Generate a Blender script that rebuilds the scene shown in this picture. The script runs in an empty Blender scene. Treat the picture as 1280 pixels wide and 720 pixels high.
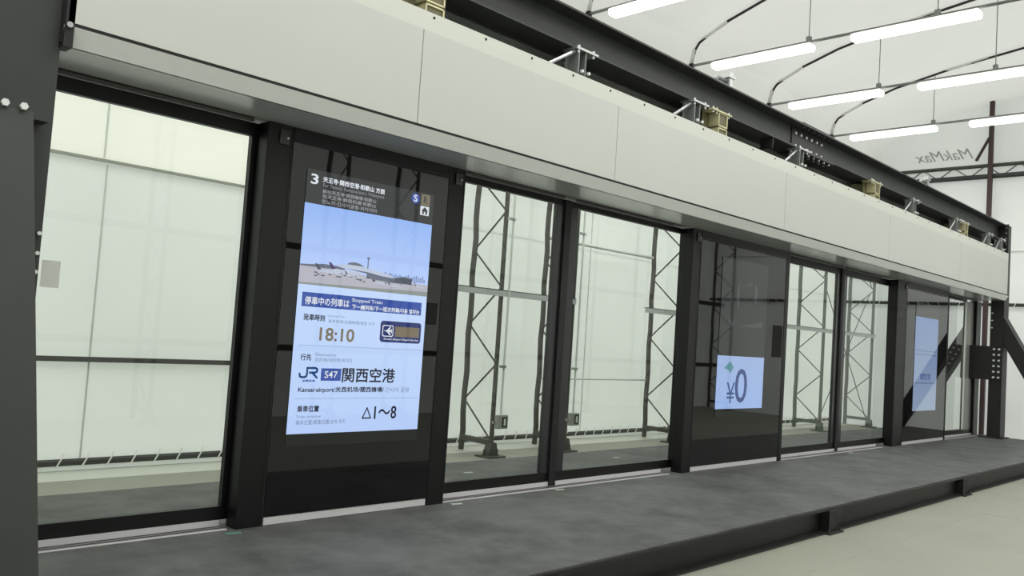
import bpy, math, random
from mathutils import Matrix, Vector
random.seed(7)
scene = bpy.context.scene
COL = scene.collection
PI = math.pi

# ------------------------------------------------------------------ materials
def new_mat(name):
    m = bpy.data.materials.new(name); m.use_nodes = True
    nt = m.node_tree
    for n in list(nt.nodes): nt.nodes.remove(n)
    out = nt.nodes.new('ShaderNodeOutputMaterial')
    return m, nt, out

def srgb(c):
    return tuple(((v/255)/12.92 if v/255 <= .04045 else ((v/255+.055)/1.055)**2.4) for v in c) + (1,)

def pbr(name, col, rough=.5, metal=0., noise=None, spec=.5, bump=0., emis=None, estr=0., coat=0.):
    """col is sRGB 0-255; noise = (scale, amount) mottles the colour procedurally"""
    m, nt, out = new_mat(name)
    b = nt.nodes.new('ShaderNodeBsdfPrincipled')
    b.inputs['Roughness'].default_value = rough
    b.inputs['Metallic'].default_value = metal
    b.inputs['Specular IOR Level'].default_value = spec
    b.inputs['Coat Weight'].default_value = coat
    base = srgb(col)
    b.inputs['Base Color'].default_value = base
    if emis:
        b.inputs['Emission Color'].default_value = srgb(emis)
        b.inputs['Emission Strength'].default_value = estr
    if noise:
        tc = nt.nodes.new('ShaderNodeTexCoord')
        n = nt.nodes.new('ShaderNodeTexNoise'); n.inputs['Scale'].default_value = noise[0]
        n.inputs['Detail'].default_value = 6; n.inputs['Roughness'].default_value = .65
        nt.links.new(tc.outputs['Object'], n.inputs['Vector'])
        r = nt.nodes.new('ShaderNodeValToRGB')
        r.color_ramp.elements[0].position = .3; r.color_ramp.elements[1].position = .7
        a = noise[1]
        r.color_ramp.elements[0].color = tuple(v*(1-a) for v in base[:3]) + (1,)
        r.color_ramp.elements[1].color = tuple(min(1, v*(1+a)) for v in base[:3]) + (1,)
        nt.links.new(n.outputs['Fac'], r.inputs['Fac'])
        nt.links.new(r.outputs['Color'], b.inputs['Base Color'])
        if bump:
            bp = nt.nodes.new('ShaderNodeBump'); bp.inputs['Strength'].default_value = bump
            nt.links.new(n.outputs['Fac'], bp.inputs['Height'])
            nt.links.new(bp.outputs['Normal'], b.inputs['Normal'])
    nt.links.new(b.outputs['BSDF'], out.inputs['Surface'])
    return m

def membrane(name, col, trans_col, k):
    """coated tent fabric: reflects light and lets some daylight through"""
    m, nt, out = new_mat(name)
    d = nt.nodes.new('ShaderNodeBsdfDiffuse'); t = nt.nodes.new('ShaderNodeBsdfTranslucent')
    tc = nt.nodes.new('ShaderNodeTexCoord')
    n = nt.nodes.new('ShaderNodeTexNoise'); n.inputs['Scale'].default_value = .55; n.inputs['Detail'].default_value = 3
    nt.links.new(tc.outputs['Object'], n.inputs['Vector'])
    r = nt.nodes.new('ShaderNodeValToRGB'); b = srgb(col)
    r.color_ramp.elements[0].position = .3; r.color_ramp.elements[1].position = .7
    r.color_ramp.elements[0].color = tuple(v*.9 for v in b[:3]) + (1,); r.color_ramp.elements[1].color = b
    nt.links.new(n.outputs['Fac'], r.inputs['Fac']); nt.links.new(r.outputs['Color'], d.inputs['Color'])
    t.inputs['Color'].default_value = srgb(trans_col)
    mx = nt.nodes.new('ShaderNodeMixShader'); mx.inputs['Fac'].default_value = k
    nt.links.new(d.outputs[0], mx.inputs[1]); nt.links.new(t.outputs[0], mx.inputs[2])
    nt.links.new(mx.outputs[0], out.inputs['Surface'])
    return m

def glass(name, tint, ior=1.5):
    m, nt, out = new_mat(name)
    tr = nt.nodes.new('ShaderNodeBsdfTransparent'); tr.inputs['Color'].default_value = srgb(tint)
    gl = nt.nodes.new('ShaderNodeBsdfGlossy'); gl.inputs['Roughness'].default_value = .0
    geo = nt.nodes.new('ShaderNodeNewGeometry')
    mr = nt.nodes.new('ShaderNodeMapRange')
    mr.inputs['To Min'].default_value = ior; mr.inputs['To Max'].default_value = 1/ior
    nt.links.new(geo.outputs['Backfacing'], mr.inputs['Value'])
    fr = nt.nodes.new('ShaderNodeFresnel'); nt.links.new(mr.outputs['Result'], fr.inputs['IOR'])
    mx = nt.nodes.new('ShaderNodeMixShader')
    nt.links.new(fr.outputs[0], mx.inputs['Fac']); nt.links.new(tr.outputs[0], mx.inputs[1]); nt.links.new(gl.outputs[0], mx.inputs[2])
    nt.links.new(mx.outputs[0], out.inputs['Surface'])
    return m

def lit(name, col, k=1.0):
    """pixels of a lit display under polished glass"""
    return pbr(name, (6, 6, 7), .03, emis=col, estr=k, spec=.5)

def lit_gradient(name, low, high, k=1.0):
    m, nt, out = new_mat(name)
    b = nt.nodes.new('ShaderNodeBsdfPrincipled')
    b.inputs['Base Color'].default_value = srgb((6, 6, 7)); b.inputs['Roughness'].default_value = .03
    tc = nt.nodes.new('ShaderNodeTexCoord'); sp = nt.nodes.new('ShaderNodeSeparateXYZ')
    nt.links.new(tc.outputs['Generated'], sp.inputs[0])
    r = nt.nodes.new('ShaderNodeValToRGB')
    r.color_ramp.elements[0].color = srgb(low); r.color_ramp.elements[1].color = srgb(high)
    nt.links.new(sp.outputs['Z'], r.inputs['Fac'])
    nt.links.new(r.outputs['Color'], b.inputs['Emission Color']); b.inputs['Emission Strength'].default_value = k
    nt.links.new(b.outputs[0], out.inputs['Surface'])
    return m

M = dict(
    floor=pbr('pale concrete floor', (142, 143, 130), .55, noise=(1.3, .06)),
    deck=pbr('dark grey deck sheet', (84, 85, 83), .62, noise=(2.6, .42), bump=.03, spec=.35),
    wall=membrane('white tent wall fabric', (232, 233, 230), (250, 252, 248), .5),
    wall_lit_cream=membrane('lit cream tent wall fabric', (240, 241, 235), (255, 255, 248), .58),  # brighter light on the upper wall put into a creamier, more translucent fabric
    roof=membrane('grey white tent roof fabric', (224, 225, 220), (235, 236, 231), .36),
    endwall=membrane('white end wall fabric', (232, 233, 231), (246, 248, 246), .42),
    steel=pbr('charcoal painted steel', (47, 49, 48), .55, noise=(3, .1)),
    steel_dark=pbr('black painted steel', (22, 19, 20), .5, noise=(4, .12)),
    steel_red=pbr('dark red brown primer steel', (62, 44, 44), .6, noise=(4, .1)),
    truss=pbr('dark olive grey truss steel', (66, 66, 60), .6, noise=(5, .15)),
    truss_green=pbr('grey green truss steel', (84, 92, 82), .6, noise=(5, .15)),
    zinc=pbr('galvanised steel', (176, 178, 176), .38, .75, noise=(30, .12)),
    zinc_dull=pbr('dull galvanised steel', (128, 131, 129), .5, .4, noise=(12, .12)),
    cream_metal=pbr('yellow passivated steel', (196, 190, 152), .45, .3, noise=(14, .1)),
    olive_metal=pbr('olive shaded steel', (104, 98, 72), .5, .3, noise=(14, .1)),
    bolt=pbr('bright bolt heads', (222, 224, 222), .35, .3),
    bolt_dark=pbr('dark bolt heads', (70, 70, 70), .4, .4),
    fascia=pbr('pale grey coated panel', (194, 196, 190), .42, noise=(.8, .02)),
    fascia_cap=pbr('pale cream coated trim', (204, 206, 197), .45),
    lip=pbr('light grey coated trim', (222, 223, 220), .4),
    soffit=pbr('satin grey soffit', (182, 183, 180), .2, spec=.6, noise=(1.2, .06)),
    black=pbr('black gap', (14, 14, 14), .7),
    frame=pbr('black anodised aluminium', (9, 9, 10), .42, noise=(6, .1), spec=.35),
    frame_soft=pbr('dark grey satin stile', (40, 40, 42), .25),
    rubber=pbr('black rubber edge', (13, 13, 14), .6),
    track=pbr('grey track cover', (104, 102, 100), .4, .3),
    panel=pbr('polished black glass', (3, 3, 4), .02, spec=.62),
    blank=pbr('unlit display behind glass', (32, 34, 36), .03, spec=.55),
    sill=pbr('white sill brush strip', (206, 203, 205), .45),
    sill_grey=pbr('grey aluminium threshold', (138, 135, 138), .4, .4),
    glass=glass('clear door glass', (238, 243, 240)),
    sticker=pbr('frosted grey sticker', (214, 217, 209), .6),
    white=pbr('white enamel tube', (214, 216, 210), .4),
    rope=pbr('white lacing rope', (226, 227, 220), .8),
    band=pbr('dark base rail', (44, 46, 42), .6),
    grey_plastic=pbr('grey plastic box', (142, 145, 138), .5),
    tape_teal=pbr('teal tape', (92, 128, 120), .7),
    tape_pale=pbr('pale tape', (178, 184, 176), .7),
    logo=pbr('grey printed lettering', (160, 163, 160), .8),
    lamp=pbr('lamp diffuser', (250, 250, 246), .4, emis=(255, 255, 250), estr=3.2),
    seam=pbr('shaded fabric seam', (206, 208, 200), .8),
    cable=pbr('black cable', (30, 30, 30), .6),
    s_white=lit_gradient('lit white of the departure screen', (184, 208, 252), (196, 219, 255), .95),
    s_sky=lit_gradient('lit sky of the departure screen', (190, 213, 255), (150, 184, 246), .95),
    s_blue=lit('lit royal blue', (58, 86, 168), .9),
    s_navy=lit('lit navy', (46, 58, 120), .8),
    s_text=lit('lit dark navy lettering', (30, 34, 52), .8),
    s_soft=lit('lit grey lettering', (112, 124, 152), .9),
    s_wtext=lit('lit white lettering', (222, 228, 236), .95),
    s_gtext=lit('lit faint grey lettering', (150, 154, 158), .8),
    s_clock=lit('lit brown grey digits', (128, 118, 98), .9),
    s_gold=lit('lit grey gold block', (128, 118, 100), .85),
    s_line=lit('lit pale blue rule', (160, 178, 216), .9),
    s_bar=lit('dim grey header of the departure screen', (56, 58, 60), .8),
    s_apron=lit('lit beige apron', (186, 186, 198), .9),
    s_roof=lit('lit white terminal roof', (196, 206, 226), .9),
    s_build=lit('lit grey building', (112, 120, 136), .85),
    s_dark=lit('lit dark grey trees', (86, 92, 104), .85),
    s_tail=lit('lit plum tail fin', (84, 66, 104), .85),
    s_green=lit('lit sage verge', (150, 158, 156), .85),
    s_fare=lit_gradient('lit pale blue fare screen', (160, 190, 240), (166, 188, 232), .85),
    s_teal=lit('lit teal diamond', (96, 150, 158), .85),
    s_fblue=lit('lit steel blue figures', (64, 82, 136), .85),
    s_dim=lit('dim grey display', (50, 53, 52), .8),
    s_dimlight=lit('dim pale shapes', (72, 76, 75), .8),
    s_far=lit_gradient('lit pale far screen', (150, 168, 196), (120, 146, 190), .75),
    s_farline=lit('lit far rule', (104, 124, 158), .8),
)

# ------------------------------------------------------------------ mesh helpers
class MB:
    def __init__(s): s.v = []; s.f = []
    def box(s, x0, x1, y0, y1, z0, z1):
        b = len(s.v)
        s.v += [(x, y, z) for z in (z0, z1) for y in (y0, y1) for x in (x0, x1)]
        s.f += [tuple(b+i for i in q) for q in ((0,2,3,1),(4,5,7,6),(0,1,5,4),(2,6,7,3),(0,4,6,2),(1,3,7,5))]
        return s
    def quad(s, *p):
        b = len(s.v); s.v += [tuple(q) for q in p]; s.f.append(tuple(range(b, b+len(p)))); return s
    def prism(s, poly, axis, a, b):
        """poly: 2D outline; axis 'x','y','z' is the extrusion axis"""
        n = len(poly); base = len(s.v)
        def mk(p, t):
            return {'x': (t, p[0], p[1]), 'y': (p[0], t, p[1]), 'z': (p[0], p[1], t)}[axis]
        s.v += [mk(p, a) for p in poly] + [mk(p, b) for p in poly]
        s.f.append(tuple(base+i for i in range(n))[::-1]); s.f.append(tuple(base+n+i for i in range(n)))
        for i in range(n):
            j = (i+1) % n; s.f.append((base+i, base+j, base+n+j, base+n+i))
        return s
    def tube(s, pts, r, n=8, cap=True):
        pts = [Vector(p) for p in pts]; base = len(s.v); k = len(pts)
        prev = None
        for i, p in enumerate(pts):
            d = (pts[min(i+1, k-1)]-pts[max(i-1, 0)]).normalized()
            u = prev if prev else (Vector((0, 0, 1)) if abs(d.z) < .9 else Vector((1, 0, 0)))
            a = (u - d*u.dot(d)).normalized(); prev = a; c = d.cross(a)
            for j in range(n):
                t = 2*PI*(j+.5)/n; s.v.append(tuple(p + r*(a*math.cos(t)+c*math.sin(t))))
        for i in range(k-1):
            for j in range(n):
                q = (j+1) % n
                s.f.append((base+i*n+j, base+i*n+q, base+(i+1)*n+q, base+(i+1)*n+j))
        if cap:
            s.f.append(tuple(base+j for j in range(n))[::-1]); s.f.append(tuple(base+(k-1)*n+j for j in range(n)))
        return s
    def ibeam(s, L0, L1, axis, c, h, w, tf, tw):
        """H section: flanges horizontal (beam along x) or facing y (column along z)"""
        if axis == 'x':
            y, z = c
            s.box(L0, L1, y-w/2, y+w/2, z+h/2-tf, z+h/2); s.box(L0, L1, y-w/2, y+w/2, z-h/2, z-h/2+tf)
            s.box(L0, L1, y-tw/2, y+tw/2, z-h/2+tf, z+h/2-tf)
        else:
            x, y = c
            s.box(x-w/2, x+w/2, y-h/2, y-h/2+tf, L0, L1); s.box(x-w/2, x+w/2, y+h/2-tf, y+h/2, L0, L1)
            s.box(x-tw/2, x+tw/2, y-h/2+tf, y+h/2-tf, L0, L1)
        return s
    def build(s, name, mat, parent=None, loc=None, bevel=0., smooth=False):
        me = bpy.data.meshes.new(name)
        o = (world_of(parent) if parent else Vector(loc or (0, 0, 0)))
        me.from_pydata([tuple(Vector(p)-o) for p in s.v], [], s.f); me.update()
        import bmesh as _b
        bm = _b.new(); bm.from_mesh(me); _b.ops.recalc_face_normals(bm, faces=bm.faces); bm.to_mesh(me); bm.free()
        me.materials.append(M[mat] if isinstance(mat, str) else mat)
        ob = bpy.data.objects.new(name, me); COL.objects.link(ob)
        if parent: ob.parent = parent
        else: ob.location = o
        if smooth:
            for p in me.polygons: p.use_smooth = True
        if bevel:
            bv = ob.modifiers.new('bevel', 'BEVEL'); bv.width = bevel; bv.segments = 2; bv.limit_method = 'ANGLE'
        return ob

def world_of(o):
    v = Vector((0, 0, 0))
    while o: v += o.location; o = o.parent
    return v

def tag(o, label, cat, group=None):
    o['label'] = label; o['category'] = cat
    if group: o['group'] = group
    return o
def thing(name, label, cat, loc, group=None):
    o = bpy.data.objects.new(name, None); COL.objects.link(o); o.location = loc
    o.empty_display_size = .1
    return tag(o, label, cat, group)
def struct(o): o['kind'] = 'structure'; return o
def copy_tree(o, off, parent=None):
    c = o.copy(); COL.objects.link(c)
    if parent: c.parent = parent
    else: c.location = Vector(o.location)+Vector(off)
    for ch in list(o.children): copy_tree(ch, off, c)
    return c
def box(name, mat, parent, x0, x1, y0, y1, z0, z1, bevel=0.):
    return MB().box(x0, x1, y0, y1, z0, z1).build(name, mat, parent, bevel=bevel)
def plate(name, mat, parent, x0, x1, z0, z1, y):
    """flat lit shape on a screen, facing -Y"""
    return MB().quad((x0, y, z0), (x1, y, z0), (x1, y, z1), (x0, y, z1)).build(name, mat, parent)
def poly(name, mat, parent, pts, y):
    return MB().quad(*[(x, y, z) for x, z in pts]).build(name, mat, parent)

def text_mesh(body, bold=0.):
    c = bpy.data.curves.new('lettering', 'FONT'); c.body = body; c.offset = bold; c.resolution_u = 3
    c.offset = min(bold, .02) if all(ord(ch) < 256 for ch in body) else 0
    o = bpy.data.objects.new('lettering', c); COL.objects.link(o)
    bpy.context.view_layer.update()
    me = bpy.data.meshes.new_from_object(o.evaluated_get(bpy.context.evaluated_depsgraph_get()))
    bpy.data.objects.remove(o); bpy.data.curves.remove(c)
    return me
def lettering(name, body, mat, parent, x0, x1, z0, z1, y, bold=.01):
    """writing fitted to a box on a plane facing -Y"""
    me = text_mesh(body, bold)
    xs = [v.co.x for v in me.vertices]; ys = [v.co.y for v in me.vertices]
    ax, bx, ay, by = min(xs), max(xs), min(ys), max(ys)
    o = world_of(parent)
    for v in me.vertices:
        p = Vector((x0+(v.co.x-ax)/(bx-ax)*(x1-x0), y, z0+(v.co.y-ay)/max(1e-6, by-ay)*(z1-z0)))
        v.co = p-o
    if bold > 0 and any(ord(ch) > 256 for ch in body):      # heavier strokes: the same outlines laid twice more
        w = .0022 if (z1-z0) > .06 else .0011
        vs = [v.co.copy() for v in me.vertices]; fs = [tuple(f.vertices) for f in me.polygons]; k = len(vs)
        vv, ff = [], []
        for i, (dx, dz) in enumerate(((-w, 0), (w, 0), (0, -w), (0, w))):
            vv += [(v.x+dx, v.y-.00001*i, v.z+dz) for v in vs]; ff += [tuple(j+i*k for j in f) for f in fs]
        me = bpy.data.meshes.new(name); me.from_pydata(vv, [], ff)
    me.materials.clear(); me.materials.append(M[mat]); me.name = name
    ob = bpy.data.objects.new(name, me); COL.objects.link(ob); ob.parent = parent
    return ob

FZ = -.21            # hall floor; the platform deck is z = 0
WALL_Y, OPP_Y = 3.4, -6.8
X0, X1 = -3.0, 18.7

# ------------------------------------------------------------------ setting
struct(MB().box(X0, X1, OPP_Y, WALL_Y, FZ-.1, FZ).build('floor', 'floor'))
struct(MB().box(X0, X1, 2.93, WALL_Y, FZ, FZ+.003).build('trim_3', pbr('pale fabric skirt', (196, 198, 188), .8)))
j = MB(); j.box(X0, X1, -2.085, -2.078, FZ, FZ+.0015)
for x in (4.2, 9.4, 14.6): j.box(x, x+.006, OPP_Y, -2.085, FZ, FZ+.0015)
for x in (1.9, 7.6, 13): j.box(x, x+.006, 1.5, WALL_Y, FZ, FZ+.0015)
struct(j.build('trim_1', pbr('floor joint', (150, 152, 138), .7)))
struct(MB().box(X0, X1, WALL_Y, WALL_Y+.01, -.17, 2.58).build('wall_back', 'wall'))
struct(MB().box(6.0, X1, WALL_Y, WALL_Y+.01, 2.58, 5.62).build('wall_back_right', 'wall'))
struct(MB().box(X0, 6.0, WALL_Y-.02, WALL_Y-.01, 2.58, 5.62).build('wall_back_upper', 'wall_lit_cream'))
struct(MB().box(X0, X1, WALL_Y-.004, WALL_Y+.006, FZ, -.165).build('baseboard_back', 'wall'))
struct(MB().box(X0, X1, OPP_Y-.01, OPP_Y, FZ, 5.62).build('wall_front', 'wall'))
struct(MB().box(X0-.01, X0, OPP_Y, WALL_Y, FZ, 7.0).build('wall_left', 'endwall'))
struct(MB().box(X1, X1+.01, OPP_Y, WALL_Y, FZ, 7.0).build('wall_right', 'endwall'))
s_ = MB()
for x, z0, z1 in ((2.74, 2.6, 5.5), (.2, 2.6, 5.5)): s_.box(x, x+.014, WALL_Y-.03, WALL_Y-.02, z0, z1)
for x in (2.78, 9.3, 9.75, 12.6): s_.box(x, x+.014, WALL_Y-.008, WALL_Y, -.1, 2.54 if x < 5 else 5.4)
struct(s_.build('trim_2', 'seam'))

CY = -1.7
half = [(2.62, 5.45), (2.60, 5.65), (2.55, 5.86), (2.48, 5.96), (2.32, 6.05), (2.02, 6.19), (1.4, 6.39), (.4, 6.60), (-.74, 6.76), (CY, 6.82)]
prof = half + [(2*CY-y, z) for y, z in half[-2::-1]]
def rib_profile(dz=0., dy=0.):
    return [(y-(dy if y > CY else -dy), z-dz) for y, z in prof]
frames = [-1.7, .8, 3.3, 5.85, 8.4, 10.92, 13.43, 16.0, 18.5]
xs = []
for a, b in zip([X0]+frames, frames+[X1]):
    n = 6 if b-a > .6 else 1
    xs += [(a+(b-a)*i/n, math.sin(PI*i/n) if (a in frames and b in frames) else 0) for i in range(n)]
xs.append((X1, 0))
r = MB(); P = prof
for x, s in xs:
    for i, (y, z) in enumerate(P):
        r.v.append((x, y, z-.10*s*(1 if 4 <= i <= len(P)-5 else 0)))
n = len(P)
for i in range(len(xs)-1):
    for k in range(n-1): r.f.append((i*n+k, i*n+k+1, (i+1)*n+k+1, (i+1)*n+k))
ceil = struct(r.build('ceiling', 'roof', smooth=True))
struct(MB().box(X0, X1, 2.62, WALL_Y, 5.5, 5.51).build('ceiling_eaves_back', 'roof'))
struct(MB().box(X0, X1, OPP_Y, 2*CY-2.62, 5.5, 5.51).build('ceiling_eaves_front', 'roof'))

# ------------------------------------------------------------------ platform
pf = thing('platform', 'raised platform with mottled dark grey deck and black steel edge beam', 'platform', (8, 0, FZ))
box('deck_sheet', 'deck', pf, -2.6, 17.2, -1.60, 1.40, -.012, 0)
for y, s in ((-1.54, -1), (1.34, 1)):
    e = MB(); e.box(-2.6, 17.2, y-.07, y+.07, -.03, -.012); e.box(-2.6, 17.2, y-.008, y+.008, FZ+.014, -.03); e.box(-2.6, 17.2, y-.085, y+.075, FZ, FZ+.014)
    e.build('edge_beam', 'steel_dark', pf)
box('end_beam', 'steel_dark', pf, 17.19, 17.2, -1.54, 1.34, FZ, -.012)
for x in (.0, 3.4, 6.92, 10.42, 13.9):
    st = MB().box(x, x+.012, -1.625, -1.548, FZ+.014, -.03).box(x+.0, x+.16, -1.628, -1.618, FZ+.014, -.03)
    so = st.build('stiffener', 'rubber', pf)
    MB().box(x-.06, x+.2, -1.67, -1.56, FZ, FZ+.012).build('foot_plate', 'steel_dark', so)
    for bx in (x-.04, x+.17):
        MB().tube([(bx, -1.648, FZ+.012), (bx, -1.648, FZ+.034)], .012, 6).build('anchor_bolt', 'bolt_dark', so)

# ------------------------------------------------------------------ screen door posts
def post(x0, x1, y0, y1, label, cap=True):
    t = thing('door_post', label, 'post', ((x0+x1)/2, (y0+y1)/2, 0), 'black posts of the platform screen door')
    box('post_body', 'frame', t, x0, x1, y0, y1, 0, 2.435, .006)
    if cap:
        m = MB().box(x1-.10, x1-.03, y0-.014, y0, 2.31, 2.40)
        o = m.build('sensor_housing', 'frame_soft', t, bevel=.004)
        MB().tube([(x1-.05, y0-.022, 2.35), (x1-.05, y0-.013, 2.35)], .008, 8).build('sensor_lens', 'zinc', o)
        box('post_groove', 'rubber', t, x1-.012, x1-.002, y0-.003, y0, .0, 2.43)
    return t
post(2.50, 2.675, .0, .12, 'black door post between the left glass door and the departure screen panel')
post(3.955, 4.11, .0, .12, 'black door post right of the departure screen panel')
post(7.21, 7.372, .0, .12, 'black door post left of the fare screen panel')
post(9.215, 9.3, -.005, .12, 'slim black door post right of the fare screen panel', False)
post(12.74, 13.12, .0, .12, 'wide black door post left of the far screen panel')
post(14.985, 15.04, -.005, .12, 'slimmest black door post right of the far screen panel', False)
t = thing('end_post', 'braced black end post closing the far end of the screen door', 'post', (17, .16, 0))
box('post_body', 'frame', t, 16.92, 17.18, .10, .22, 0, 2.435, .005)

# ------------------------------------------------------------------ glass leaves
def leaf(x0, x1, gx0, gx1, gz1, label, seam=None, y=.15, gz0=.115):
    t = thing('sliding_door', label, 'glass door', ((x0+x1)/2, y, 0), 'glass sliding doors')
    box('bottom_rail', 'frame', t, x0, x1, y-.015, y+.025, .036, gz0)
    box('top_rail', 'frame', t, x0, x1, y-.015, y+.025, gz1, 2.432)
    left_soft = seam == 'left'; right_soft = seam == 'right'
    box('stile', 'frame_soft' if left_soft else 'frame', t, x0, gx0, y-.015, y+.025, gz0, gz1)
    box('stile', 'frame_soft' if right_soft else 'frame', t, gx1, x1, y-.015, y+.025, gz0, gz1)
    MB().quad((gx0, y, gz0), (gx1, y, gz0), (gx1, y, gz1), (gx0, y, gz1)).build('glass_pane', 'glass', t)
    if seam == 'right': MB().box(x1, x1+.04, y-.035, y+.005, .038, 2.43).box(x1, x1+.04, y-.038, y-.029, .006, .04).build('rubber_edge', 'rubber', t)
    if seam == 'left': MB().box(x0-.04, x0, y-.035, y+.005, .038, 2.43).box(x0-.04, x0, y-.038, y-.029, .006, .04).build('rubber_edge', 'rubber', t)
    return t
lf = leaf(1.22, 2.62, 1.335, 2.47, 2.352, 'wide glass sliding door at the left beside the steel column')
plate('frosted_sticker', 'sticker', lf, 1.38, 1.47, 1.33, 1.47, .147)
leaf(4.12, 5.385, 4.235, 5.295, 2.383, 'left leaf of the glass door pair between departure and fare panels', 'right')
leaf(5.465, 7.26, 5.575, 7.235, 2.383, 'right leaf of the glass door pair between departure and fare panels', 'left')
leaf(9.40, 11.05, 9.48, 10.955, 2.345, 'left leaf of the far glass door pair beyond the fare panel', 'right')
leaf(11.13, 12.9, 11.265, 12.83, 2.345, 'right leaf of the far glass door pair beyond the fare panel', 'left')
ll = leaf(15.1, 16.45, 15.2, 16.40, 2.38, 'last glass door at the far end, past the far screen panel')
box('edge_strip', 'white', ll, 15.42, 15.52, .175, .2, .115, 2.38)
box('edge_strip', 'white', ll, 16.36, 16.44, .13, .14, .115, 2.38)
t = thing('infill_partition', 'plain grey infill panel between the last glass door and end post', 'panel', (16.7, .17, 0))
box('infill_sheet', pbr('mid grey sheet', (138, 140, 134), .35), t, 16.45, 16.92, .15, .18, .1, 2.40)
box('bottom_rail', 'frame', t, 16.45, 16.92, .14, .19, .0, .1)

# thresholds
def threshold(x0, x1, label):
    t = thing('threshold', label, 'door threshold', ((x0+x1)/2, .1, 0), 'aluminium thresholds under the doors')
    box('brush_strip', 'sill', t, x0, x1, .124, .132, .003, .036)
    box('track_plate', 'sill_grey', t, x0, x1, .035, .2, 0, .003)
    for y in (.098, .062): box('track_groove', 'black', t, x0, x1, y, y+.014, .003, .0036)
    box('edge_trim', 'sill', t, x0, x1, .020, .035, 0, .005)
threshold(1.25, 2.46, 'grooved threshold with white strip under the left glass door')
threshold(4.11, 7.045, 'grooved threshold with white strip under the middle glass door pair')
threshold(9.3, 12.46, 'grooved threshold with white strip under the far glass door pair')
threshold(15.04, 16.92, 'short threshold with white strip under the last glass door')

# ------------------------------------------------------------------ black screen panels
def panel(x0, x1, label):
    t = thing('screen_panel', label, 'screen panel', ((x0+x1)/2, .05, 0), 'black glass screen panels')
    box('glass_body', 'panel', t, x0, x1, .0, .09, .052, 2.435, .003)
    box('top_band', 'frame', t, x0, x1, -.004, 0, 2.36, 2.432)
    box('kick_strip', 'sill', t, x0+.005, x1-.005, .004, .03, .004, .05)
    return t
p1 = panel(2.678, 3.952, 'black panel with the lit blue and white departure screen')
p2 = panel(7.375, 9.212, 'black panel with the small lit zero yen fare screen')
p3 = panel(13.125, 14.982, 'black panel with a pale lit screen, farthest right')
Y1, Y2, Y3, Y4 = -.003, -.0045, -.006, -.0075
def matte(t, x0, x1, z0, z1): box('cover_plate', pbr('matte black plate', (20, 20, 21), .7, spec=.2), t, x0, x1, -.004, .0, z0, z1)
matte(p1, 3.835, 3.925, 1.28, 1.435); matte(p2, 8.965, 9.185, 1.195, 1.56)

# departure screen
def lx(k): return k
ds = plate('departure_screen', 'blank', p1, 2.785, 3.82, .47, 2.2, Y1)
ds['label'] = 'tall departure screen lit blue and white'
plate('header_bar', 's_bar', ds, 2.785, 3.82, 1.985, 2.2, Y2)
plate('sky_picture', 's_sky', ds, 2.785, 3.82, 1.475, 1.985, Y2)
plate('timetable_field', 's_white', ds, 2.785, 3.82, .545, 1.475, Y2)
def T(name, body, mat, b, bold=.012, par=None, y=Y4): lettering(name, body, mat, par or ds, b[0], b[1], b[2], b[3], y, bold)
T('platform_number', '3', 's_wtext', (2.813, 2.868, 2.107, 2.172), .02)
T('line_name_text', '天王寺·関西空港·和歌山 方面', 's_wtext', (2.902, 3.385, 2.132, 2.166), .012)
T('line_name_translation', 'For Tennoji, Kansai-airport, Wakayama', 's_gtext', (2.905, 3.385, 2.094, 2.124), .008)
T('line_name_translation', '前往天王寺·関西機場·和歌山', 's_gtext', (2.905, 3.32, 2.062, 2.086), .004)
T('line_name_translation', '往天王寺·関西机場·和歌山', 's_gtext', (2.905, 3.32, 2.03, 2.055), .004)
T('line_name_translation', '덴노지·간사이공항·와카야마', 's_gtext', (2.905, 3.335, 1.996, 2.022), .004)
def disc(name, mat, cx, cz, rx, rz, y, n=24, par=None):
    return poly(name, mat, par or ds, [(cx+rx*math.cos(2*PI*i/n), cz+rz*math.sin(2*PI*i/n)) for i in range(n)], y)
disc('line_symbol', 's_blue', 3.655, 2.150, .037, .038, Y3)
T('line_symbol_letter', 'S', 's_wtext', (3.637, 3.673, 2.126, 2.176), .03)
plate('line_symbol', 's_gold', ds, 3.705, 3.785, 2.113, 2.19, Y3)
T('line_symbol_letter', 'R', 's_bar', (3.728, 3.762, 2.125, 2.178), .01)
plate('station_symbol', 's_wtext', ds, 3.703, 3.782, 2.043, 2.107, Y3)
poly('station_symbol_house', 's_bar', ds, [(3.712, 2.074), (3.742, 2.102), (3.773, 2.074), (3.765, 2.074), (3.765, 2.05), (3.748, 2.05), (3.748, 2.068), (3.736, 2.068), (3.736, 2.05), (3.72, 2.05), (3.72, 2.074)], Y4)
# picture of an airport
poly('apron', 's_apron', ds, [(2.785, 1.475), (3.82, 1.475), (3.82, 1.555), (3.5, 1.56), (2.785, 1.60)], Y3)
poly('verge', 's_green', ds, [(2.785, 1.475), (3.82, 1.475), (3.82, 1.508), (3.3, 1.495), (2.785, 1.487)], Y3-.0003)
poly('tree_line', 's_build', ds, [(2.785, 1.60), (2.87, 1.605), (2.95, 1.615), (3.06, 1.612), (3.12, 1.60), (3.12, 1.588), (2.785, 1.59)], Y3-.0003)
poly('terminal_roof', 's_roof', ds, [(3.06, 1.622), (3.16, 1.632), (3.3, 1.622), (3.5, 1.592), (3.52, 1.575), (3.3, 1.59), (3.08, 1.606)], Y3-.0006)
poly('terminal_dome', 's_build', ds, [(3.13, 1.632), (3.15, 1.645), (3.19, 1.651), (3.23, 1.645), (3.27, 1.628)], Y3-.0007)
poly('terminal_wall', 's_build', ds, [(3.12, 1.604), (3.29, 1.597), (3.29, 1.555), (3.5, 1.545), (3.64, 1.55), (3.66, 1.58), (3.58, 1.588), (3.5, 1.575), (3.3, 1.588)], Y3-.0008)
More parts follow.
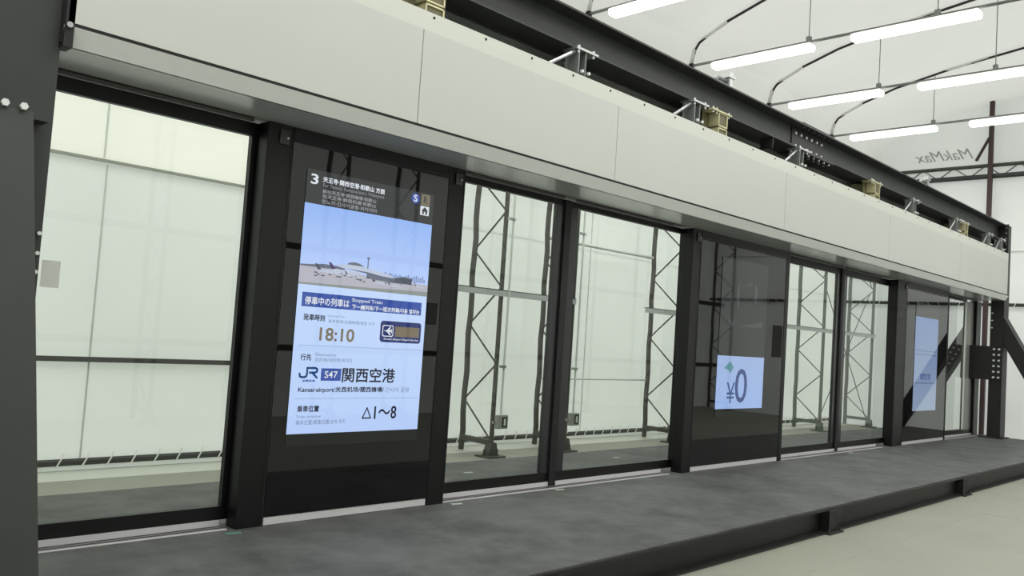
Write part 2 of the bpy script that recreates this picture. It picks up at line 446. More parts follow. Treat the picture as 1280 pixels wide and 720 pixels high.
poly('hangar', 's_dark', ds, [(3.52, 1.545), (3.67, 1.545), (3.675, 1.585), (3.6, 1.593), (3.53, 1.58)], Y3-.0009)
MB().box(3.292, 3.299, Y4, Y3, 1.62, 1.69).box(3.286, 3.306, Y4, Y3, 1.682, 1.694).build('control_tower', 's_build', ds)
sk = MB()
for i in range(22):
    x = 3.40+i*.018; h = random.uniform(.0, .022); sk.quad((x, Y3-.0003, 1.565), (x+.012, Y3-.0003, 1.565), (x+.012, Y3-.0003, 1.60+h-.0005*i), (x, Y3-.0003, 1.60+h-.0005*i))
sk.build('city_skyline', pbr('lit pale skyline', (6, 6, 7), .03, emis=(132, 152, 196), estr=.9), ds)
def plane_pic(x, z, k, tail):
    b = poly('airplane', 's_roof', ds, [(x, z+.012*k), (x+.05*k, z+.016*k), (x+.22*k, z+.012*k), (x+.26*k, z+.004*k), (x+.2*k, z-.006*k), (x+.04*k, z-.004*k)], Y3-.0012)
    poly('airplane_tail', tail, ds, [(x-.01*k, z+.055*k), (x+.012*k, z+.05*k), (x+.045*k, z+.014*k), (x+.015*k, z+.01*k)], Y3-.0014)
plane_pic(2.90, 1.566, .9, 's_dark'); plane_pic(3.0, 1.578, 1.0, 's_tail'); plane_pic(3.12, 1.56, .5, 's_dark'); plane_pic(3.34, 1.53, .5, 's_dark'); plane_pic(3.47, 1.525, .45, 's_dark'); plane_pic(3.7, 1.535, .35, 's_dark')
for i in range(26):
    x = random.uniform(2.84, 3.7); z = random.uniform(1.525, 1.565); w = random.uniform(.006, .03)
    plate('ground_vehicle', 's_dark', ds, x, x+w, z, z+.007, Y4)
# timetable
plate('status_bar', 's_blue', ds, 2.818, 3.777, 1.338, 1.428, Y3)
T('status_text', '停車中の列車は', 's_wtext', (2.84, 3.17, 1.352, 1.402), .014)
T('status_translation', 'Stopped Train', 's_wtext', (3.19, 3.435, 1.386, 1.416), .01)
T('status_translation', '下一趟列车/下一班次列車/다음 열차는', 's_wtext', (3.194, 3.76, 1.345, 1.376), .008)
T('departure_time_text', '発車時刻', 's_text', (2.839, 2.994, 1.252, 1.292), .014)
T('departure_time_translation', 'Departure Time', 's_soft', (3.017, 3.143, 1.279, 1.296), 0)
T('departure_time_translation', '发车时间/出發時間/출발 시각', 's_soft', (3.02, 3.385, 1.245, 1.268), 0)
T('clock_text', '18:10', 's_clock', (2.964, 3.229, 1.128, 1.214), .02)
def rounded(x0, x1, z0, z1, rr):
    pts = []
    for cx, cz, a in ((x1-rr, z1-rr, 0), (x0+rr, z1-rr, 90), (x0+rr, z0+rr, 180), (x1-rr, z0+rr, 270)):
        pts += [(cx+rr*math.cos(math.radians(a+i*18)), cz+rr*math.sin(math.radians(a+i*18))) for i in range(6)]
    return pts
poly('service_badge', 's_navy', ds, rounded(3.435, 3.788, 1.140, 1.284, .022), Y3)
poly('badge_icon', 's_wtext', ds, rounded(3.453, 3.546, 1.178, 1.256, .014), Y3-.0005)
poly('badge_icon', 's_navy', ds, rounded(3.459, 3.540, 1.184, 1.250, .011), Y3-.0009)
poly('badge_airplane', 's_wtext', ds, [(3.466, 1.217), (3.49, 1.223), (3.515, 1.246), (3.524, 1.246), (3.512, 1.223), (3.524, 1.223), (3.532, 1.232), (3.536, 1.232), (3.532, 1.217), (3.536, 1.202), (3.532, 1.202), (3.524, 1.211), (3.512, 1.211), (3.524, 1.188), (3.515, 1.188), (3.49, 1.211)], Y4)
plate('badge_block', 's_gold', ds, 3.56, 3.772, 1.18, 1.25, Y3-.0008)
T('badge_caption', 'Kansai Airport Rapid Service', 's_wtext', (3.47, 3.768, 1.152, 1.170), .01)
plate('divider_rule', 's_line', ds, 2.82, 3.81, 1.094, 1.098, Y3)
T('destination_text', '行先', 's_text', (2.841, 2.918, 1.002, 1.042), .006)
T('destination_translation', 'Destination', 's_soft', (2.948, 3.098, 1.032, 1.052), 0)
T('destination_translation', '目的地/目的地/목적지', 's_soft', (2.951, 3.225, .995, 1.022), 0)
# railway logo: a J and an R drawn as bands
lo = MB(); yy = Y4
def band(pts, w):
    for (ax, az), (bx, bz) in zip(pts[:-1], pts[1:]):
        d = Vector((bx-ax, bz-az)); d.normalize(); nx, nz = -d.y*w/2, d.x*w/2
        lo.quad((ax+nx-d.x*w*.3, yy, az+nz-d.y*w*.3), (ax-nx-d.x*w*.3, yy, az-nz-d.y*w*.3), (bx-nx+d.x*w*.3, yy, bz-nz+d.y*w*.3), (bx+nx+d.x*w*.3, yy, bz+nz+d.y*w*.3))
band([(2.843, .92), (2.846, .903), (2.857, .897), (2.88, .897), (2.892, .903), (2.896, .915), (2.896, .955), (2.955, .955), (2.967, .95), (2.969, .94), (2.964, .931), (2.95, .926), (2.914, .926)], .014)
band([(2.935, .925), (2.97, .894)], .014)
lo.build('railway_logo', pbr('lit logo blue', (6, 6, 7), .03, emis=(36, 74, 130), estr=.85), ds)
T('railway_logo_caption', 'JR西日本', 's_blue', (2.866, 2.958, .866, .882), .01)
plate('station_number_block', 's_blue', ds, 2.999, 3.150, .876, .955, Y3)
T('station_number', 'S47', 's_wtext', (3.025, 3.123, .893, .938), .01)
T('station_name', '関西空港', 's_text', (3.16, 3.585, .868, .962), .014)
T('station_name_translation', 'Kansai-airport/关西机场/關西機場/', 's_text', (2.843, 3.50, .798, .838), .008)
T('station_name_translation', '간사이 공항', 's_soft', (3.515, 3.72, .802, .836), 0)
plate('divider_rule', 's_line', ds, 2.82, 3.81, .761, .765, Y3)
T('boarding_position_text', '乗車位置', 's_text', (2.847, 3.003, .681, .720), .01)
T('boarding_position_translation', 'Train position', 's_soft', (2.841, 3.024, .640, .660), 0)
T('boarding_position_translation', '乘车位置/乘車位置/승차 위치', 's_soft', (2.843, 3.209, .600, .630), 0)
tri = MB(); yy = Y4; lo = tri
band([(3.342, .632), (3.375, .70), (3.408, .632), (3.342, .632)], .009)
tri.build('car_triangle', 's_text', ds)
T('car_numbers', '1〜8', 's_text', (3.437, 3.620, .625, .708), .02)

# fare screen
fs = plate('fare_screen', 'blank', p2, 7.79, 8.78, .53, 2.215, Y1)
fs['label'] = 'tall display lit only in its lower square'
plate('dim_picture', 's_dim', fs, 7.79, 8.78, 1.18, 2.215, Y2)
plate('fare_field', 's_fare', fs, 7.78, 8.78, .62, 1.18, Y2)
poly('diamond_symbol', 's_teal', fs, [(7.925, 1.05), (8.04, 1.125), (8.12, 1.06), (8.08, 1.02), (8.04, .99), (8.03, 1.02)], Y3)
lettering('yen_sign', '¥', 's_fblue', fs, 7.99, 8.16, .68, .90, Y4, 0)
lettering('fare_figure', '0', 's_fblue', fs, 8.16, 8.42, .68, 1.05, Y4, .004)
pic = MB()
def arc(cx, cz, rx, rz, a0, a1, w):
    q = []
    for i in range(13):
        a = math.radians(a0+(a1-a0)*i/12); k = w*math.sin(PI*i/12)+.004
        q.append(((cx+(rx-k)*math.cos(a), cz+(rz-k)*math.sin(a)), (cx+(rx+k)*math.cos(a), cz+(rz+k)*math.sin(a))))
    for (a, b), (c, d) in zip(q[:-1], q[1:]): pic.quad((a[0], Y3, a[1]), (b[0], Y3, b[1]), (d[0], Y3, d[1]), (c[0], Y3, c[1]))
arc(8.26, 1.84, .13, .26, 140, 225, .03); arc(8.36, 1.86, .16, .2, -35, 40, .04); arc(8.02, 1.62, .07, .10, 200, 330, .025); pic.quad((8.3, Y3, 1.96), (8.44, Y3, 1.95), (8.42, Y3, 1.985), (8.33, Y3, 1.985))
pic.quad((8.17, Y3, 1.50), (8.70, Y3, 1.51), (8.69, Y3, 1.58), (8.5, Y3, 1.545))
pic.build('dim_picture_shapes', 's_dimlight', fs)
# far screen
fr = plate('far_screen', 'blank', p3, 13.5, 14.53, .42, 2.17, Y1)
plate('lit_field', 's_far', fr, 13.5, 14.53, .50, 1.95, Y2)
plate('dim_header', 's_dim', fr, 13.5, 14.53, 1.95, 2.17, Y2)
for z in (1.42, 1.36, .92): plate('divider_rule', 's_farline', fr, 13.54, 14.48, z, z+.018, Y3)
lettering('timetable_text', '関西空港', 's_fblue', fr, 13.78, 14.22, .98, 1.08, Y4, .01)

# ------------------------------------------------------------------ header and fascia
hd = thing('door_header', 'long header with pale fascia panels and grey soffit above the screen doors', 'header', (9, 0, 2.44))
box('soffit', 'soffit', hd, 1.22, 16.72, -.40, .012, 2.437, 2.452)
m = MB().prism([(-.452, 2.520), (-.40, 2.437), (-.385, 2.437), (-.437, 2.520)], 'x', 1.205, 16.72)
m.build('lower_lip', 'lip', hd)
box('transom', 'frame', hd, 1.22, 17.2, .03, .26, 2.452, 2.56)
for a, b in ((1.22, 2.46), (4.16, 5.36), (5.52, 7.0), (9.32, 11.02), (11.17, 12.4), (15.1, 16.9)):
    box('track_cover', 'track', hd, a, b, .105, .125, 2.434, 2.452)
box('back_sheet', pbr('grey sheet behind the fascia', (104, 106, 102), .6), hd, 1.22, 16.72, -.115, -.105, 2.46, 3.475)
box('end_cap', 'black', hd, 1.20, 1.222, -.44, -.02, 2.44, 3.2)
box('shadow_gap', 'black', hd, 1.22, 16.62, -.452, -.435, 2.52, 2.538)
fj = [1.215, 3.265, 5.30, 8.21, 11.1, 13.99, 16.62]
for a, b, nm in zip(fj[:-1], fj[1:], fj):
    f = MB().box(a+.003, b-.003, -.455, -.44, 2.536, 3.14).build('fascia_panel', 'fascia', hd)
tr = box('top_rail', 'fascia_cap', hd, 1.218, 16.62, -.455, -.44, 3.14, 3.262)
box('rail_flange', 'fascia_cap', tr, 1.218, 16.62, -.44, -.38, 3.255, 3.262)
x = 1.5
while x < 16.5:
    MB().tube([(x, -.459, 3.235), (x, -.454, 3.235)], .009, 8).build('screw', 'black', tr); x += .46

# ------------------------------------------------------------------ steel frame
bm = thing('steel_beam', 'long charcoal H beam running above and behind the white fascia', 'beam', (9, -.25, 3.48))
MB().ibeam(.9, 16.72, 'x', (-.25, 3.63), .30, .30, .016, .012).build('beam_body', 'steel', bm)
sp = MB().box(8.66, 9.46, -.268, -.256, 3.50, 3.76).box(8.66, 9.46, -.40, -.10, 3.465, 3.48).box(8.66, 9.46, -.40, -.10, 3.78, 3.792)
so = sp.build('splice_plate', 'steel_dark', bm)
for i in range(6):
    x = 8.73+i*.132
    for y0, y1, z in ((-.268, -.285, 3.70), (-.268, -.285, 3.56)):
        MB().tube([(x, y0, z), (x, y1, z)], .017, 6).build('bolt', 'bolt', so)
    MB().tube([(x, -.36, 3.764), (x, -.36, 3.745)], .017, 6).build('bolt', 'bolt_dark', so)  # darker heads carry the shade under the top flange as colour
    for y in (-.37, -.31): MB().tube([(x, y, 3.465), (x, y, 3.445)], .017, 6).build('bolt', 'zinc', so)
box('web_stiffener', 'steel_dark', bm, 7.98, 7.99, -.40, -.26, 3.36, 3.48)
for x in (6.25, 9.15): box('lug', 'rubber', bm, x, x+.07, -.22, -.18, 3.78, 3.87)
ep = box('end_plate', 'steel_dark', bm, 16.72, 16.74, -.42, -.08, 3.2, 3.80)
for i in range(6):
    for y in (-.385, -.13): MB().tube([(16.72, y, 3.26+i*.095), (16.70, y, 3.26+i*.095)], .016, 6).build('bolt', 'zinc_dull', ep)

def column(xc, label, zt, faceX):
    t = thing('steel_column', label, 'column', (xc, -.24, 0))
    MB().ibeam(0, zt, 'z', (xc, -.275 if xc > 5 else -.25), .21 if xc > 5 else .30, .30, .016, .012).build('column_body', 'steel_dark' if xc > 5 else 'steel', t)
    box('base_plate', 'steel_dark', t, xc-.2, xc+.2, -.44, -.04, 0, .02)
    return t
cr = column(16.90, 'black steel column at the far right end of the platform', 3.8, 0)
box('web_cover', 'steel_dark', cr, 16.745, 16.757, -.38, -.17, 0, 3.2)
def brace_bar(y0, z0, y1, z1, wy, x0, x1):
    return MB().prism([(y0, z0), (y1, z1), (y1+wy, z1), (y0+wy, z0)], 'x', x0, x1)
t = [o for o in COL.objects if o.name == 'end_post'][0]
b_ = MB().prism([(-.37, 1.69), (-1.33, 0), (-1.57, 0), (-.37, 2.16)], 'x', 16.76, 17.04)
b_.build('brace', 'steel_dark', cr)
br = MB().prism([(.19, 1.66), (1.11, 0), (1.39, 0), (.19, 2.11)], 'x', 16.76, 17.04).build('brace', 'steel_dark', t)
for i in range(4):
    for k in (0, 1):
        y = .335+i*.05+k*.09; z = 1.53-i*.088+k*.03
        MB().tube([(16.76, y, z), (16.745, y, z)], .018, 6).build('bolt', 'zinc_dull', br)
gp = box('gusset_plate', 'steel_dark', cr, 16.73, 16.745, -.385, .29, 1.02, 1.62)
for i in range(6):
    for y in (-.33, -.25): MB().tube([(16.73, y, 1.07+i*.1), (16.712, y, 1.07+i*.1)], .020, 6).build('bolt', 'bolt', gp)
for i in range(3): MB().tube([(16.73, .14, 1.2+i*.12), (16.715, .14, 1.2+i*.12)], .018, 6).build('bolt', 'bolt_dark', gp)
for i in range(3): MB().tube([(16.745, -.20, 1.95+i*.13), (16.73, -.20, 1.95+i*.13)], .014, 6).build('bolt', 'bolt', cr)

cl = column(1.06, 'large charcoal steel column filling the left edge of the frame', 4.2, 0)
box('side_flange', 'steel', cl, .60, .92, -.40, -.384, 0, 4.2)
blb = MB().prism([(-.487, 2.12), (-1.215, 0), (-.85, 0), (-.405, 1.3), (-.405, 2.12)], 'x', .5, 1.1).build('brace', pbr('grey green painted steel', (36, 39, 35), .55, noise=(3, .1)), cl)
blb['label'] = 'inclined grey green brace'
for x, y, z in ((1.058, -.50, 2.095), (.985, -.50, 2.095)):
    MB().tube([(x, y, z), (x, y-.02, z)], .017, 6).build('bolt', 'bolt', cl)
box('splice_plate', 'steel', cl, .5, 1.165, -.50, -.405, 2.05, 2.13)
for z in (1.56, 1.47, 1.385, 1.265): MB().tube([(1.195, -.402, z), (1.195, -.418, z)], .010, 6).build('bolt', 'bolt', cl)
box('fascia_clip', 'rubber', cl, 1.205, 1.245, -.455, -.36, 2.42, 2.75)
MB().tube([(1.222, -.46, 2.52), (1.222, -.47, 2.52)], .014, 8).build('bolt', 'zinc', cl)

# ------------------------------------------------------------------ brackets between beam and fascia
def bracket_a(x, label, src=[None]):
    if src[0]:
        c = copy_tree(src[0], (x-src[0].location.x, 0, 0)); c['label'] = label; return c
    t = thing('fascia_bracket', label, 'bracket', (x, -.36, 3.26), 'galvanised brackets under the beam'); src[0] = t
    tp = box('clamp_plate', 'zinc', t, x-.10, x+.16, -.445, -.30, 3.462, 3.480)
    for dx in (-.06, .12):
        for y in (-.425, -.33):
            MB().tube([(x+dx, y, 3.44), (x+dx, y, 3.50)], .011, 6).build('bolt', 'bolt', tp)
    for dx in (-.06, .02): box('hanger_plate', 'zinc_dull', t, x+dx, x+dx+.012, -.43, -.31, 3.2, 3.462)
    box('back_plate', 'zinc_dull', t, x-.10, x+.06, -.33, -.322, 3.2, 3.462)
    MB().tube([(x-.08, -.40, 3.45), (x-.38, -.42, 3.27)], .014, 6).build('diagonal_stay', 'zinc', t)
    for dx in (-.03, .05): MB().tube([(x+dx, -.435, 3.30), (x+dx, -.455, 3.30)], .013, 6).build('bolt', 'bolt', t)
    return t
for x, l in ((4.86, 'galvanised bracket on top of the fascia above the middle door pair'), (6.50, 'galvanised bracket beside the square channel frame, middle of the beam'),
             (8.60, 'galvanised bracket beside the bolted beam splice'), (12.06, 'galvanised bracket right of the second olive channel frame'),
             (13.92, 'galvanised bracket beside the far olive channel frame'), (15.6, 'galvanised bracket next to last before the right column'), (16.33, 'galvanised bracket nearest the right column')):
    bracket_a(x, l)
def bracket_b(x, label, src=[None]):
    if src[0]:
        c = copy_tree(src[0], (x-src[0].location.x, 0, 0)); c['label'] = label; return c
    t = thing('channel_frame', label, 'bracket', (x, -.36, 3.2), 'cream steel channel frames under the beam'); src[0] = t
    def ring(z0, z1):
        y0, y1 = -.435, -.125; w = .012
        m = MB().box(x-.08, x+.08, y0, y1, z0, z0+w).box(x-.08, x+.08, y0, y1, z1-w, z1).box(x-.08, x-.08+w, y0, y1, z0, z1).box(x+.08-w, x+.08, y0, y1, z0, z1)
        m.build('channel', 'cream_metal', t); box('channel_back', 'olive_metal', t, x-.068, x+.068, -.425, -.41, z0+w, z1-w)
    ring(3.335, 3.468); ring(3.19, 3.325)
    tp = box('top_plate', 'cream_metal', t, x-.20, x+.14, -.445, -.31, 3.466, 3.480)
    for dx in (-.17, -.11, .11): MB().tube([(x+dx, -.425, 3.445), (x+dx, -.425, 3.50)], .010, 6).build('bolt', 'bolt', tp)
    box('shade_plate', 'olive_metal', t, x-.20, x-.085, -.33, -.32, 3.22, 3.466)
    return t
for x, l in ((3.36, 'cream channel frame on the fascia at the top of the photo, leftmost'), (6.93, 'cream square channel frame under the beam, second from left'),
             (10.70, 'olive channel frame under the beam past the bolted splice'), (14.30, 'olive channel frame under the beam near the right end')):
    bracket_b(x, l)
pc = thing('pipe_clamp', 'small bent pipe with clamp standing on top of the beam', 'pipe', (7.3, -.2, 3.78))
MB().tube([(7.12, -.2, 3.78), (7.12, -.2, 3.88), (7.17, -.2, 3.93), (7.34, -.2, 3.93)], .022, 8).build('bent_pipe', 'zinc_dull', pc, smooth=True)
MB().box(7.34, 7.40, -.24, -.16, 3.78, 4.02).box(7.31, 7.43, -.25, -.15, 3.96, 3.985).build('clamp', 'zinc', pc)
pc2 = copy_tree(pc, (5.75, 0, 0)); pc2['label'] = 'small pipe clamp on the far part of the beam before the end wall'

# ------------------------------------------------------------------ lattice truss columns
def truss(x, yf, yb, label, mat='truss', plates=()):
    s = 1 if yb > yf else -1
    t = thing('truss_column', label, 'truss', (x, yf, FZ), 'lattice truss columns along the tent walls')
    wob = [(x+.012*math.sin(i*1.9), yb, FZ+.02+i*(5.5-FZ-.02)/24) for i in range(25)]
    MB().tube(wob, .037, 8).build('outer_chord', mat, t, smooth=True)
    MB().tube([(x, yf, FZ+.15), (x, yf, 5.5)], .030, 8).build('inner_chord', mat, t)
    z = -.03; pts = []
    k = 0
    while z < 5.4:
        pts.append((x, yf-s*-.0 if k % 2 == 0 else yb, z)); z += .46; k += 1
    for a, b in zip(pts[:-1], pts[1:]): MB().tube([a, b], .011, 6).build('lattice_bar', mat, t)
    ft = MB().tube([(x, yf, FZ+.02), (x, yf, FZ+.17)], .05, 8)
    ft.prism([(x-.085, FZ+.02), (x+.085, FZ+.02), (x+.04, FZ+.17), (x-.04, FZ+.17)], 'y', yf-.05, yf+.05).build('foot', mat, t)
    box('foot_plate', mat, t, x-.14, x+.14, yf-.12, yf+.12, FZ, FZ+.02)
    for dx in (-.11, .11): MB().tube([(x+dx, yf, FZ+.02), (x+dx, yf, FZ+.09)], .012, 6).build('anchor_bolt', 'bolt_dark', t)
    box('base_beam', mat, t, x-.035, x+.035, min(yf, yb), max(yf, yb), -.07, -.01)
    for z in plates: box('splice_plate', mat, t, x-.045, x+.045, min(yf, yb)-.0 if s > 0 else yf-.05, yf+.16, z, z+.11)
    return t
YF, YB = 2.55, 3.07
truss(7.09, YF, YB, 'dark truss column left of the centre, behind the left door leaf')
truss(8.42, YF, YB, 'dark truss column behind the meeting stiles of the middle doors', plates=(.42, 2.1))
truss(10.93, YF, YB, 'dark truss column behind the right edge of the middle doors')
truss(13.43, YF, YB, 'truss column hidden mostly behind the fare screen panel')
truss(16.0, YF, YB, 'grey green truss column behind the left leaf of the far doors', 'truss_green')
truss(18.42, YF, YB, 'grey green truss column behind the right leaf of the far doors', 'truss_green')
for x, l in ((4.57, 'first'), (7.09, 'second'), (8.42, 'third'), (10.93, 'fourth'), (13.43, 'fifth'), (16.0, 'sixth'), (18.42, 'seventh')):
    truss(x, 2*CY-YF, 2*CY-YB, l+' truss column from the left on the wall opposite the doors, mirrored in black glass')

def rail(name, label, pts, r, mat, cat='rail', n=8, group=None):
    o = MB().tube(pts, r, n).build(name, mat, loc=pts[0], smooth=True); return tag(o, label, cat, group)
def girt(x0, x1, label):
    o = MB().box(x0, x1, YF-.06, YF-.03, 1.70, 1.775).box(x0, x1, YF-.06, YF, 1.765, 1.775).build('wall_girt', pbr('pale grey girt', (186, 190, 188), .5), loc=(x0, YF, 1.7)); tag(o, label, 'rail', 'grey girts across the trusses')
girt(5.0, 8.42, 'grey girt across the trusses behind the left middle door leaf')
girt(10.0, 13.43, 'grey girt behind the right edge of the middle doors')
girt(13.6, 18.42, 'grey girt across the trusses behind the far glass doors')
rail('wall_rail', 'white rail high on the wall between two trusses, middle right door', [(8.45, YB, 2.60), (10.93, YB, 2.60)], .025, 'white')
rail('wall_rail', 'thin white rail low on the wall between two trusses, middle right door', [(8.45, YB, .69), (10.93, YB, .69)], .012, 'white')
o = MB().box(-2.9, 6.2, WALL_Y-.05, WALL_Y-.01, .755, .80).build('wall_rail', 'truss', loc=(0, WALL_Y, .77)); tag(o, 'dark rail across the white wall behind the left glass door', 'rail')
o = MB().box(-2.9, 6.0, WALL_Y-.05, WALL_Y-.02, 2.56, 2.585).build('wall_rail', pbr('painted wall shadow line', (150, 152, 140), .7), loc=(0, WALL_Y, 2.56)); tag(o, 'thin painted shadow line along the foot of the lit cream upper wall', 'rail')  # thin grey strip painted in for the shadow line at the cream edge
for z, l in ((.80, 'lower'), (2.3, 'middle'), (4.2, 'upper')):
    o = MB().box(-2.9, X1, OPP_Y+.38, OPP_Y+.45, z, z+.09).build('wall_rail', 'truss', loc=(0, OPP_Y+.4, z)); tag(o, l+' dark rail along the wall opposite the doors, mirrored in black glass', 'rail')
cb = thing('cross_brace', 'thin crossed brace rods between the two grey green trusses', 'brace', (17.2, YF, 0))
MB().tube([(16.05, YF+.04, 2.65), (18.37, YF+.04, -.05)], .010, 6).build('brace_rod', 'truss', cb)
MB().tube([(18.37, YF+.07, 2.65), (16.05, YF+.07, -.05)], .010, 6).build('brace_rod', 'truss', cb)
MB().tube([(18.37, YF+.04, 2.8), (16.05, YF+.04, 5.35)], .010, 6).build('brace_rod', 'truss', cb)
MB().tube([(16.05, YF+.07, 2.8), (18.37, YF+.07, 5.35)], .010, 6).build('brace_rod', 'truss', cb)
for x, l in ((7.13, 'grey outlet box on the left truss, low behind the left door leaf'), (8.46, 'grey outlet box low behind the meeting stiles of the middle doors')):
    t = thing('outlet_box', l, 'outlet box', (x, YF-.05, .13), 'outlet boxes on the trusses')
    box('box_body', 'grey_plastic', t, x-.05, x+.12, YF-.10, YF-.035, .13, .29, .006)
    box('socket_window', 'steel_dark', t, x+.02, x+.10, YF-.104, YF-.10, .15, .27)
    box('socket_face', 'white', t, x+.045, x+.075, YF-.107, YF-.104, .17, .25)
    box('mounting_tab', 'zinc', t, x-.09, x-.05, YF-.06, YF-.04, .19, .22)
    t2 = thing('conduit', 'thin white conduit on the truss '+('behind the left middle door leaf' if x < 8 else 'behind the right middle door leaf'), 'conduit', (x+.03, YF-.06, .29), 'conduits on the trusses')
    MB().tube([(x+.03, YF-.06, .29), (x+.03, YF-.06, 5.4)], .014, 8).build('pipe', 'white', t2)
    for z in (.85, 2.62, 4.2): box('pipe_clip', 'zinc', t2, x-.06, x+.05, YF-.08, YF-.045, z, z+.03)

# laced foot of the membranes
def lacing(label, p, q, step, mat, h=.062, slant=.02):
    p, q = Vector(p), Vector(q); d = (q-p); L = d.length; d.normalize(); nrm = Vector((-d.y, d.x, 0))
    if nrm.dot(Vector((0, -2, 0))-p) < 0: nrm = -nrm
    t = thing('laced_rail', label, 'laced rail', p)
    m = MB(); m.tube([p, q], h/2, 8); m.build('dark_rail', 'band', t)
    i = 0
    ropes = 0
    while i*step < L and ropes < 99:
        c = p+d*(i*step)+nrm*(h/2+.006)
        MB().tube([c-d*slant-Vector((0, 0, h*.62)), c+d*slant+Vector((0, 0, h*.62)), c+d*slant*2-nrm*.02+Vector((0, 0, h*1.3))], .007, 5).build('lacing_rope', 'rope', t)
        i += 1; ropes += 1
lacing('dark laced rail along the foot of the back wall', (.9, WALL_Y-.03, -.13), (18.6, WALL_Y-.03, -.13), .212, 'band')
lacing('dark laced rail across the end wall at head height', (18.64, 3.3, 2.49), (18.64, -6.7, 2.49), .2, 'band', .07)

# end wall: post, girt truss, printed lettering
t = thing('end_wall_post', 'dark red post standing against the white end wall', 'post', (18.55, .4, FZ))
box('post_body', 'steel_red', t, 18.50, 18.58, .36, .44, FZ, 6.6)
MB().tube([(18.52, .43, 5.85), (18.52, .66, 5.40)], .03, 6).build('knee_strut', 'steel_red', t)
t = thing('girt_truss', 'dark horizontal lattice girt across the end wall below the lettering', 'truss', (18.5, 0, 5.1))
m = MB().tube([(18.6, 3.3, 5.30), (18.6, -6.6, 5.30)], .038, 8); m.build('top_chord', 'truss', t)
MB().tube([(18.6, 3.3, 5.08), (18.6, -6.6, 5.08)], .05, 8).build('bottom_chord', 'steel', t)
y = 3.2; k = 0
while y > -6.5:
    MB().tube([(18.6, y, 5.30 if k % 2 else 5.08), (18.6, y-.3, 5.08 if k % 2 else 5.30)], .014, 6).build('lattice_bar', 'zinc_dull', t); y -= .3; k += 1
me = text_mesh('MakMax', .0)
xs_ = [v.co.x for v in me.vertices]; ys_ = [v.co.y for v in me.vertices]
for v in me.vertices:
    u = (v.co.x-min(xs_))/(max(xs_)-min(xs_)); w = (v.co.y-min(ys_))/(max(ys_)-min(ys_))
    v.co = Vector((-.006, u*1.08+.12*w-.06, w*.22))
me.materials.clear(); me.materials.append(M['logo']); me.name = 'printed_lettering'
o = bpy.data.objects.new('printed_lettering', me); COL.objects.link(o); o.location = (X1, .82, 5.50)
tag(o, 'grey lettering printed mirrored on the white end wall', 'lettering')
o = MB().box(18.66, 18.69, -6.6, 3.3, 3.55, 3.565).build('wall_crease', 'seam', loc=(18.68, 0, 3.56)); struct(o)
# pale posts behind the far doors
for y, l in ((2.0, 'left'), (1.2, 'right')): pass

# ------------------------------------------------------------------ roof ribs, tie rails, lamps
rp = rib_profile(.03, .03)
for x, nm in ((8.4, 'nearest, at the top of the photo'), (10.92, 'second from the left'), (13.43, 'third from the left'), (16.0, 'fourth from the left, before the end wall')):
    t = thing('roof_rib', 'thin dark curved roof rib, '+nm, 'roof rib', (x, 2.57, 5.4), 'curved ribs under the tent roof')
    MB().tube([(x, y, z) for y, z in rp], .020, 8).build('rib_tube', 'cable', t, smooth=True)
    MB().tube([(x, y, z) for y, z in [(2.575, 5.62), (2.53, 5.84)]], .03, 8).build('white_sleeve', 'white', t, smooth=True)
    MB().tube([(x, y, z) for y, z in [(2.40, 5.975), (2.29, 6.02), (1.98, 6.16)]], .026, 8).build('white_sleeve', 'white', t, smooth=True)
    MB().tube([(x, y, z) for y, z in [(.5, 6.55), (-.2, 6.66)]], .024, 8).build('white_sleeve', 'white', t, smooth=True)
    box('rib_foot', 'rubber', t, x-.03, x+.03, 2.54, 2.60, 5.50, 5.62)
for x, nm in ((8.4, 'nearest, at the top of the photo'), (10.92, 'second'), (13.43, 'third'), (16.0, 'farthest')):
    t = thing('tie_rail', 'thin grey rail carrying the '+nm+' row of lamps' if ',' not in nm else 'thin grey rail carrying the nearest row of lamps at the top', 'rail', (x, 0, 5.58), 'grey rails carrying the lamps')
    MB().tube([(x, 2.57, 5.585), (x, -5.97, 5.585)], .020, 8).build('rail_tube', 'zinc_dull', t)
    for y, zt in ((.68, 6.5), (-1.0, 6.72), (-2.7, 6.72)):
        if x == 8.4 and y < -.9: continue
        MB().tube([(x, y, 5.6), (x, y, zt)], .007, 6).build('hanger_rod', 'zinc_dull', t)
        box('rod_clamp', 'zinc_dull', t, x-.03, x+.03, y-.03, y+.03, 5.57, 5.66)

def fixture(x, y1, y0, label, src=[None]):
    if src[0]:
        s = src[0]; c = copy_tree(s, (x-s.location.x, (y1+y0)/2-s.location.y, 0)); c['label'] = label
    else:
        c = thing('ceiling_lamp', label, 'lamp', (x, (y1+y0)/2, 5.56), 'batten lamps under the tent roof'); src[0] = c
        MB().box(x-.05, x+.05, y0+.02, y1-.02, 5.545, 5.565).build('lamp_housing', 'white', c)
        pr = [(x-.085, 5.545), (x+.085, 5.545), (x+.10, 5.51), (x+.07, 5.455), (x-.07, 5.455), (x-.10, 5.51)]
        MB().prism(pr, 'y', y0, y1).build('lamp_diffuser', 'lamp', c, bevel=.015)
    return c
def lamp_light(x, yc, L, P, w=.14, z=5.44):
    l = bpy.data.lights.new('lamp_light', 'AREA'); l.shape = 'RECTANGLE'; l.size = w; l.size_y = L
    l.energy = P; l.color = (1, 1, .98)
    o = bpy.data.objects.new('lamp_light', l); COL.objects.link(o); o.location = (x, yc, z)
PW = 26
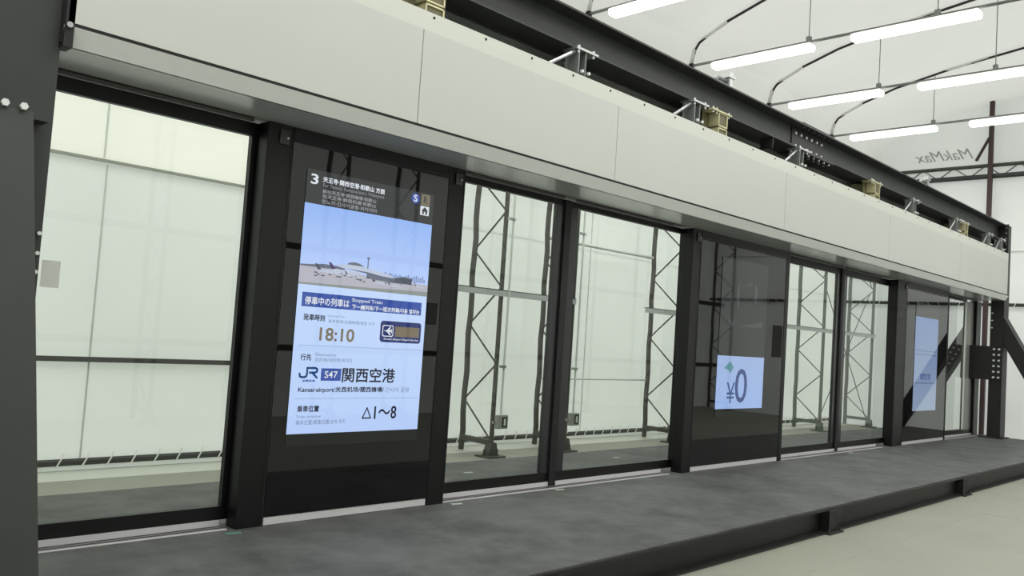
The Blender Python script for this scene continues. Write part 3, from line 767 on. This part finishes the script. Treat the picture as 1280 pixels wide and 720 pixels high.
for x, row in ((8.4, 'nearest row'), (10.92, 'second row'), (13.43, 'third row'), (16.0, 'farthest row')):
    for k, (ya, yb) in enumerate(((2.17, .62), (.06, -1.49))):
        side = ('left', 'right')[k]
        if not (x == 8.4 and k == 1):
            fixture(x, ya, yb, 'glowing batten lamp, '+side+' one of the '+row if x != 8.4 else 'glowing batten lamp cut by the top of the photo')
        lamp_light(x, (ya+yb)/2, 1.5, PW)
    lamp_light(x, -2.8, 1.5, PW); lamp_light(x, -4.9, 1.5, PW)
for x in (-1.7, .8, 3.3, 5.85):
    for y in (1.4, -.7, -2.8, -4.9): lamp_light(x, y, 1.5, PW)

# tape scraps on the deck
for x, y, m, l in ((2.45, -.075, 'tape_teal', 'teal tape scrap on the deck at the foot of the left post'), (4.19, -.06, 'tape_pale', 'pale tape scrap on the deck by the post right of the departure screen'),
                   (5.36, -.03, 'tape_pale', 'pale tape scrap on the deck in front of the middle door stiles'), (5.2, .91, 'tape_pale', 'pale tape scrap on the deck behind the left middle door leaf'),
                   (7.43, .96, 'tape_pale', 'pale tape scrap on the deck behind the right middle door leaf'), (11.16, -.05, 'tape_pale', 'pale tape scrap on the deck in front of the far doors')):
    o = MB().quad((x-.05, y-.015, .0015), (x+.04, y-.03, .0015), (x+.055, y+.015, .0015), (x-.035, y+.03, .0015)).build('tape_scrap', m, loc=(x, y, 0)); tag(o, l, 'tape')

# ------------------------------------------------------------------ daylight outside the tent
w = bpy.data.worlds.new('daylight'); scene.world = w; w.use_nodes = True
w.node_tree.nodes['Background'].inputs[0].default_value = (.99, 1, .985, 1); w.node_tree.nodes['Background'].inputs[1].default_value = 1.55

# ------------------------------------------------------------------ camera
def rot(a, b, c):
    yaw = Matrix(((math.cos(a), -math.sin(a), 0), (math.sin(a), math.cos(a), 0), (0, 0, 1)))
    pit = Matrix(((1, 0, 0), (0, math.cos(b), -math.sin(b)), (0, math.sin(b), math.cos(b))))
    rol = Matrix(((math.cos(c), 0, -math.sin(c)), (0, 1, 0), (math.sin(c), 0, math.cos(c))))
    return yaw @ pit @ rol
R = rot(-.79356, .05624, .066596)
cam = bpy.data.cameras.new('camera'); co = bpy.data.objects.new('camera', cam); COL.objects.link(co)
cam.sensor_fit = 'HORIZONTAL'; cam.sensor_width = 36; cam.lens = 36*1051.886/1280
right, fwd, up = R.col[0], R.col[1], R.col[2]
co.matrix_world = Matrix(((right.x, up.x, -fwd.x, 0), (right.y, up.y, -fwd.y, -4.6), (right.z, up.z, -fwd.z, 1.242), (0, 0, 0, 1)))
scene.camera = co

scene.view_settings.view_transform = 'Standard'
scene.view_settings.look = 'None'
scene.cycles.use_denoising = True
scene.cycles.max_bounces = 10; scene.cycles.transparent_max_bounces = 16
